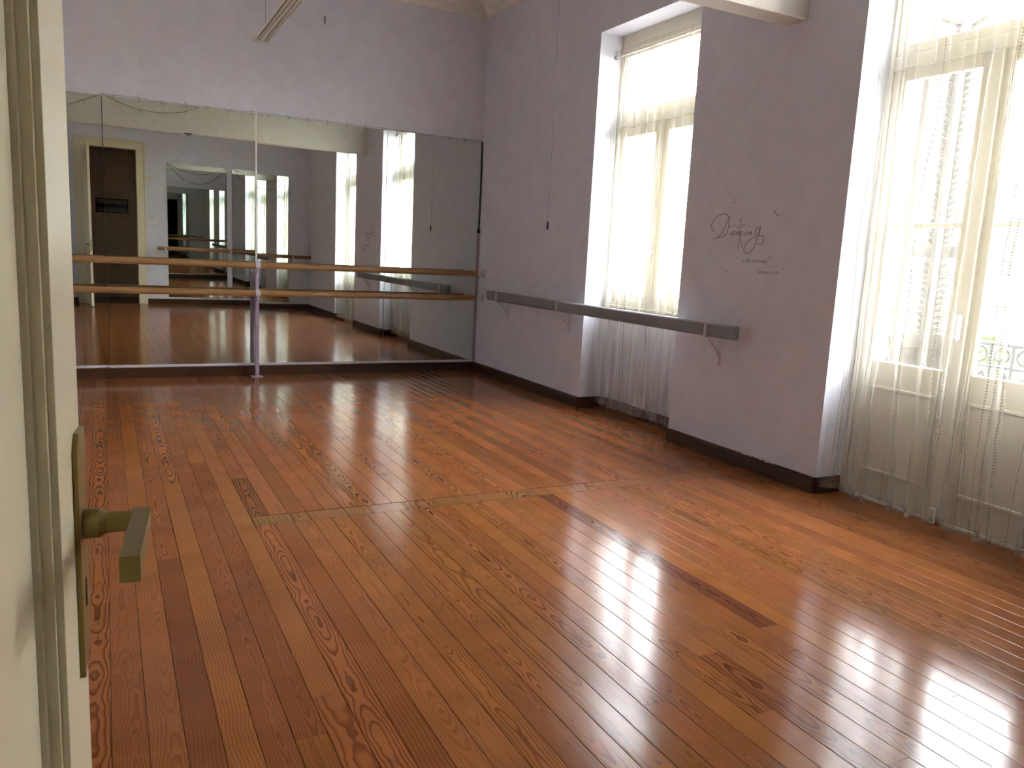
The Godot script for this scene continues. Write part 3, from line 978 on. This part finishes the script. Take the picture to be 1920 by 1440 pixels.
func build_lettering() -> void:
	var o := thing("wall_lettering", "grey script lettering with stars on the wall between the windows", "wall decal", Vector3(0, 1.3, 4.3))
	strokes(o, "script_word", [
		[[4.149, 1.693], [4.126, 1.673], [4.103, 1.628], [4.075, 1.58], [4.03, 1.549], [4.004, 1.54], [3.982, 1.545]],
		[[4.0, 1.595], [3.975, 1.603], [3.964, 1.639], [3.986, 1.675], [4.032, 1.702], [4.084, 1.711], [4.124, 1.693], [4.136, 1.647], [4.132, 1.6], [4.111, 1.564], [4.067, 1.553], [4.03, 1.549]],
		[[4.154, 1.63], [4.163, 1.617]],
		[[4.203, 1.591], [4.176, 1.587], [4.162, 1.571], [4.174, 1.565], [4.192, 1.579], [4.203, 1.591], [4.197, 1.571], [4.207, 1.566]],
		[[4.22, 1.588], [4.217, 1.566], [4.222, 1.579], [4.241, 1.59], [4.239, 1.571], [4.248, 1.567]],
		[[4.282, 1.584], [4.268, 1.589], [4.258, 1.577], [4.264, 1.566], [4.283, 1.572]],
		[[4.309, 1.587], [4.306, 1.57], [4.316, 1.566]],
		[[4.333, 1.632], [4.338, 1.626]],
		[[4.339, 1.587], [4.337, 1.566], [4.343, 1.579], [4.362, 1.589], [4.36, 1.571], [4.372, 1.567]],
		[[4.44, 1.615], [4.416, 1.611], [4.398, 1.588], [4.404, 1.568], [4.426, 1.575], [4.444, 1.62], [4.433, 1.569], [4.415, 1.528], [4.4, 1.487], [4.371, 1.454], [4.336, 1.443], [4.311, 1.457], [4.31, 1.487], [4.334, 1.522], [4.372, 1.546], [4.413, 1.557], [4.458, 1.562], [4.481, 1.547], [4.478, 1.525], [4.458, 1.508], [4.425, 1.514]],
	], 0.0055, M.lettering)
	strokes(o, "faint_dancer", [
		[[4.245, 1.658], [4.249, 1.616], [4.253, 1.577], [4.261, 1.547]],
		[[4.261, 1.547], [4.275, 1.512], [4.286, 1.483]],
		[[4.258, 1.547], [4.252, 1.507], [4.249, 1.467]],
		[[4.297, 1.64], [4.27, 1.631], [4.249, 1.616], [4.221, 1.621], [4.187, 1.632]],
		[[4.249, 1.675], [4.243, 1.668], [4.250, 1.661], [4.257, 1.668]],
	], 0.008, M.faint_print, -0.0001)
	var font := SystemFont.new()
	font.font_names = PackedStringArray(["Droid Serif"])
	font.font_italic = true
	for t in [["is like dreaming", 4.298, 4.524, 1.390], ["with your feet", 4.456, 4.643, 1.321]]:
		var tm := TextMesh.new()
		tm.text = t[0]
		tm.font = font
		tm.font_size = 32
		tm.pixel_size = 0.001
		tm.depth = 0.001
		tm.horizontal_alignment = HORIZONTAL_ALIGNMENT_LEFT
		tm.vertical_alignment = VERTICAL_ALIGNMENT_BOTTOM
		var wide: float = maxf(tm.get_aabb().size.x, 0.001)
		var k: float = (t[2] - t[1]) / wide
		part(o, "script_line", tm, M.lettering, Transform3D(Basis(Vector3(0, 0, k), Vector3(0, k, 0.18 * k), Vector3(-1, 0, 0)), Vector3(-0.0006, t[3] - 0.012, t[1]) - o.position))
	var stars := [[3.967, 1.437, 5], [4.054, 1.364, 4], [4.159, 1.321, 5], [4.282, 1.301, 3], [4.55, 1.422, 5], [4.677, 1.353, 5], [4.698, 1.335, 4], [4.173, 1.786, 6], [4.282, 1.694, 5], [4.555, 1.714, 8], [4.583, 1.692, 8], [4.181, 1.808, 5]]
	for s in stars:
		var st := begin()
		var c := Vector3(-0.0003, s[1], s[0]) - o.position
		for k in 5:
			var a := TAU * k / 5.0
			var rad: float = s[2] * 0.0016
			var tip := c + Vector3(-0.0008, cos(a), sin(a)) * Vector3(1, rad, rad)
			var l := c + Vector3(-0.0008, cos(a - 0.63) * rad * 0.45, sin(a - 0.63) * rad * 0.45)
			var r := c + Vector3(-0.0008, cos(a + 0.63) * rad * 0.45, sin(a + 0.63) * rad * 0.45)
			var mid := c + Vector3(-0.0012, 0, 0)
			for v in [tip, l, mid, tip, mid, r]:
				st.add_vertex(v)
		part(o, "star", done(st), M.lettering)


func build_small_things() -> void:
	var sw := thing("switch_plate", "double white switch plate beside the entrance, upper of two", "switch", Vector3(-2.862, 2.36, ROOM_FRONT))
	part(sw, "plate", box(Vector3(-0.07, 0, -0.012), Vector3(0.07, 0.075, 0), 0.003), M.switch_plastic)
	for x in [-0.033, 0.033]:
		part(sw, "rocker", lathe(PackedVector2Array([Vector2(0.022, 0), Vector2(0.022, 0.006), Vector2(0.012, 0.009), Vector2(0, 0.009)]), 14, Transform3D(Basis(Vector3(1, 0, 0), Vector3(0, 0, -1), Vector3(0, 1, 0)), Vector3(x, 0.037, -0.012))), M.lamp_metal)
	sw = thing("switch_plate", "small white switch below the double plate beside the entrance", "switch", Vector3(-2.85, 1.64, ROOM_FRONT))
	part(sw, "plate", box(Vector3(-0.05, 0, -0.010), Vector3(0.05, 0.07, 0), 0.003), M.switch_plastic)
	part(sw, "rocker", box(Vector3(-0.02, 0.015, -0.014), Vector3(0.02, 0.055, -0.010), 0.002), M.white_metal)

	var pic := thing("framed_picture", "long framed landscape photograph on the hall wall", "picture", Vector3(-3.46, 1.72, 10.15))
	var st := begin()
	for b in [[-0.30, 0.0, 0.30, 0.02], [-0.30, 0.27, 0.30, 0.29], [-0.30, 0.02, -0.28, 0.27], [0.28, 0.02, 0.30, 0.27]]:
		add_box(st, Vector3(b[0], b[1], -0.02), Vector3(b[2], b[3], 0.0), 0.003)
	part(pic, "frame", done(st), M.black_metal)
	var pm := SurfaceTool.new()
	pm.begin(Mesh.PRIMITIVE_TRIANGLES)
	var pv := [[Vector3(-0.28, 0.27, -0.008), Vector2(1, 0)], [Vector3(0.28, 0.27, -0.008), Vector2(0, 0)], [Vector3(0.28, 0.02, -0.008), Vector2(0, 1)], [Vector3(-0.28, 0.02, -0.008), Vector2(1, 1)]]
	for k in [0, 2, 1, 0, 3, 2]:
		pm.set_normal(Vector3(0, 0, -1))
		pm.set_uv(pv[k][1])
		pm.add_vertex(pv[k][0])
	part(pic, "print", pm.commit(), M.landscape_print)

	# hooks and hanging cord
	var cord := thing("hanging_string", "thin cord with a dark hook hanging down the window wall", "cord", Vector3(0, 1.62, 1.6))
	part(cord, "cord", tube(PackedVector3Array([Vector3(-0.002, 0.07, 0.0), Vector3(-0.002, 1.0, -0.01), Vector3(-0.002, 2.29, -0.02)]), 0.0015, 5), M.faint_print)
	part(cord, "hook", box(Vector3(-0.012, 0.0, -0.008), Vector3(0, 0.075, 0.008), 0.003), M.lamp_inside)
	for h in [[-1.80, 3.62, "small dark hook high on the mirror wall right of the lamp"], [-3.40, 3.56, "small dark hook high on the mirror wall left of the lamp"]]:
		var k := thing("wall_hook", h[2], "hook", Vector3(h[0], h[1], ROOM_BACK))
		part(k, "stem", tube(PackedVector3Array([Vector3(0, 0.02, 0), Vector3(0, 0.02, 0.012), Vector3(0, -0.04, 0.014), Vector3(0, -0.05, 0.02)]), 0.006, 6), M.lamp_inside)
		part(k, "rose", box(Vector3(-0.01, 0.005, 0), Vector3(0.01, 0.035, 0.005), 0.001), M.lamp_metal)
	var bh := thing("beam_hook", "small black hook under the edge of the ceiling beam", "hook", Vector3(-2.6, 2.85, 4.53))
	part(bh, "plate", box(Vector3(-0.05, -0.012, -0.02), Vector3(0.05, 0.0, 0.02), 0.003), M.black_metal)
	part(bh, "eye", tube(smooth_path([Vector3(-0.02, -0.01, 0), Vector3(-0.015, -0.03, 0), Vector3(0.0, -0.036, 0), Vector3(0.015, -0.03, 0), Vector3(0.02, -0.01, 0)], 3), 0.004, 6), M.black_metal)

	# bench behind the door leaf
	var bench := thing("low_bench", "low dark wooden bench with a red cushion behind the open door", "bench", Vector3(-4.75, 0, 8.25))
	part(bench, "seat", box(Vector3(-0.45, 0.33, -0.18), Vector3(0.55, 0.37, 0.18), 0.006), M.dark_wood)
	for x in [-0.42, 0.48]:
		for z in [-0.15, 0.11]:
			part(bench, "leg", box(Vector3(x, 0, z), Vector3(x + 0.04, 0.33, z + 0.04), 0.004), M.dark_wood)
	part(bench, "cushion", box(Vector3(-0.43, 0.37, -0.17), Vector3(0.53, 0.43, 0.17), 0.022), M.red_cloth)


# ---------------------------------------------------------------- outside
func shutter(label: String, from: Vector3, to: Vector3) -> void:
	var o := thing("louvred_shutter", label, "shutter", from, "folding shutters of the balcony door")
	var dir := to - from
	var w := dir.length()
	dir = dir.normalized()
	o.basis = Basis(dir, Vector3.UP, dir.cross(Vector3.UP))
	var t := 0.034
	for x in [0.0, w - 0.05]:
		part(o, "stile", box(Vector3(x, 0, 0), Vector3(x + 0.05, 2.95, t), 0.003), M.shutter_paint)
	for r in [[0.0, 0.12], [0.93, 1.03], [1.50, 1.57], [2.87, 2.95]]:
		part(o, "rail", box(Vector3(0.05, r[0], 0), Vector3(w - 0.05, r[1], t), 0.003), M.shutter_paint)
	part(o, "panel", box(Vector3(0.05, 0.12, 0.010), Vector3(w - 0.05, 0.93, t - 0.010)), M.shutter_paint)
	var slat := box(Vector3(0.05, -0.003, -0.021), Vector3(w - 0.05, 0.003, 0.021), 0.001)
	for seg in [[1.03, 1.50], [1.57, 2.87]]:
		var y: float = seg[0] + 0.02
		while y < seg[1] - 0.01:
			part(o, "slat", slat, M.shutter_paint, Transform3D(Basis(Vector3(1, 0, 0), 0.75), Vector3(0, y, t / 2.0)))
			y += 0.04


func tree(label: String, p: Vector3, h: float, r: float, sd: int) -> void:
	var o := thing("street_tree", label, "tree", p, "street trees")
	part(o, "trunk", tube(smooth_path([Vector3(0, 0, 0), Vector3(0.1, h * 0.4, 0.05), Vector3(0, h * 0.8, 0)], 4), 0.13, 8), M.bark)
	var n := RandomNumberGenerator.new()
	n.seed = sd
	var st := begin()
	for i in 1400:
		var d := Vector3(n.randfn(), n.randfn(), n.randfn()).normalized() * r * pow(n.randf(), 0.4)
		d.y *= 0.75
		var c := Vector3(0, h, 0) + d
		var a := Vector3(n.randfn(), n.randfn(), n.randfn()).normalized() * n.randf_range(0.06, 0.13)
		var b := a.cross(Vector3(n.randfn(), n.randfn(), n.randfn())).normalized() * a.length() * 0.5
		for v in [c - a, c + b, c + a, c - a, c + a, c - b]:
			st.add_vertex(v)
	var crown := part(o, "foliage", done(st), M.leaf)
	crown.set_meta("kind", "stuff")


func build_outside() -> void:
	# balcony
	var b := thing("balcony_slab", "stone balcony outside the near glazed door", "balcony", Vector3(0.5, -0.18, 5.76))
	part(b, "slab", box(Vector3(0, 0, -1.6), Vector3(0.85, 0.14, 1.6), 0.01), M.stone)
	part(b, "nosing", box(Vector3(0.85, 0.06, -1.62), Vector3(0.90, 0.14, 1.62), 0.01), M.stone)
	var r := thing("balcony_railing", "dark cast-iron balcony railing with scrolls outside the near door", "railing", Vector3(1.22, -0.04, 5.76))
	part(r, "handrail", box(Vector3(-0.025, 0.975, -1.5), Vector3(0.025, 1.0, 1.5), 0.006), M.iron)
	for y in [0.83, 0.14]:
		part(r, "rail", box(Vector3(-0.012, y, -1.5), Vector3(0.012, y + 0.018, 1.5), 0.003), M.iron)
	var ring := []
	for k in 17:
		var a := TAU * k / 16.0
		ring.append(Vector3(0, 0.915 + 0.045 * cos(a), 0.045 * sin(a)))
	var ring_mesh := tube(PackedVector3Array(ring), 0.009, 5)
	var scroll := tube(smooth_path([Vector3(0, 0.20, -0.03), Vector3(0, 0.17, 0.0), Vector3(0, 0.22, 0.035), Vector3(0, 0.34, 0.03), Vector3(0, 0.48, -0.02), Vector3(0, 0.62, -0.035), Vector3(0, 0.76, 0.0), Vector3(0, 0.80, 0.03), Vector3(0, 0.74, 0.04), Vector3(0, 0.72, 0.015)], 4), 0.011, 5)
	var bal := box(Vector3(-0.011, 0.04, -0.011), Vector3(0.011, 0.98, 0.011), 0.002)
	var leafy := lathe(PackedVector2Array([Vector2(0, 0.40), Vector2(0.03, 0.44), Vector2(0.018, 0.48), Vector2(0.034, 0.52), Vector2(0, 0.57)]), 8)
	var z := -1.44
	while z < 1.45:
		part(r, "baluster", bal, M.iron, at(Vector3(0, 0, z)))
		part(r, "scroll", scroll, M.iron, at(Vector3(0, 0, z + 0.072)))
		part(r, "ring", ring_mesh, M.iron, at(Vector3(0, 0, z + 0.072)))
		part(r, "boss", leafy, M.iron, at(Vector3(0, 0, z)))
		z += 0.144
	shutter("pale louvred shutter leaf hinged beside the balcony door", Vector3(0.50, -0.03, 5.135), Vector3(0.80, -0.03, 5.11))
	shutter("pale louvred shutter leaf folded back over its neighbour", Vector3(0.845, -0.03, 5.17), Vector3(0.69, -0.03, 5.42))

	# street
	var s := struct("ground", "grey street below the windows", "street")
	part(s, "asphalt", box(Vector3(0.5, -5.2, -60), Vector3(60, -5.0, 50)), M.asphalt)
	var h := thing("apartment_house", "pale cream house with ledges across the street", "building", Vector3(12, -5, 0))
	part(h, "facade", box(Vector3(0, 0, -40), Vector3(8, 8.3, 14)), M.facade)
	for y in [8.2, 5.85, 3.4]:
		part(h, "ledge", box(Vector3(-0.25, y, -40), Vector3(0.02, y + 0.22, 14), 0.03), M.facade_band)
	for row in [6.35, 3.9, 1.2]:
		var zz := -36.0
		while zz < 12.0:
			var wn := part(h, "window", box(Vector3(-0.05, row, zz), Vector3(0.02, row + 1.35, zz + 1.1), 0.01), M.facade_band)
			part(wn, "pane", box(Vector3(-0.06, row + 0.08, zz + 0.08), Vector3(-0.04, row + 1.27, zz + 1.02)), M.lamp_inside)
			zz += 3.4
	tree("leafy street tree straight across from the balcony", Vector3(6.0, -5, 1.4), 5.0, 1.35, 3)
	tree("leafy street tree left of the balcony view", Vector3(7.0, -5, -2.6), 5.1, 1.5, 4)
	tree("leafy street tree seen low through the far window", Vector3(6.4, -5, -6.2), 4.9, 1.7, 6)


func _ready() -> void:
	# camera
	var cam := Camera3D.new()
	cam.name = "camera"
	add_child(cam)
	var b := Basis(Vector3.UP, -0.4774) * Basis(Vector3.RIGHT, -0.1602) * Basis(Vector3.BACK, 0.0497)
	cam.transform = Transform3D(b, Vector3(-3.8442, 1.35, 8.4326))
	cam.fov = rad_to_deg(2.0 * atan(720.0 / 1483.37))
	cam.near = 0.02
	cam.far = 300.0
	cam.current = true
	# bright hazy sky
	var env := Environment.new()
	env.background_mode = Environment.BG_SKY
	var sky := Sky.new()
	var sm := ProceduralSkyMaterial.new()
	sm.sky_top_color = Color(0.96, 0.98, 1.0)
	sm.sky_horizon_color = Color(1.0, 0.985, 0.93)
	sm.ground_bottom_color = Color(0.55, 0.53, 0.50)
	sm.ground_horizon_color = Color(0.75, 0.73, 0.70)
	sky.sky_material = sm
	env.sky = sky
	env.background_energy_multiplier = 9.0
	env.tonemap_mode = Environment.TONE_MAPPER_LINEAR
	env.tonemap_exposure = 6.4
	env.sdfgi_enabled = true
	env.ssao_enabled = true
	env.ssil_enabled = true
	var we := WorldEnvironment.new()
	we.name = "daylight"
	we.environment = env
	add_child(we)

	make_materials()
	build_floor()
	build_shell()
	build_windows()
	build_door()
	build_mirrors()
	curtain("white voile curtain at the far window, crossed by the grey barre", 2.365, 3.60, 2.40, 3.50, 0.12, 3.09, 0.07, 7.5, 4)
	curtain("white voile curtain at the near balcony door", 5.13, 6.385, 5.14, 6.38, 0.075, 3.09, 0.045, 7.0, 12)
	build_lamp()
	build_lettering()
	build_small_things()
	build_outside()
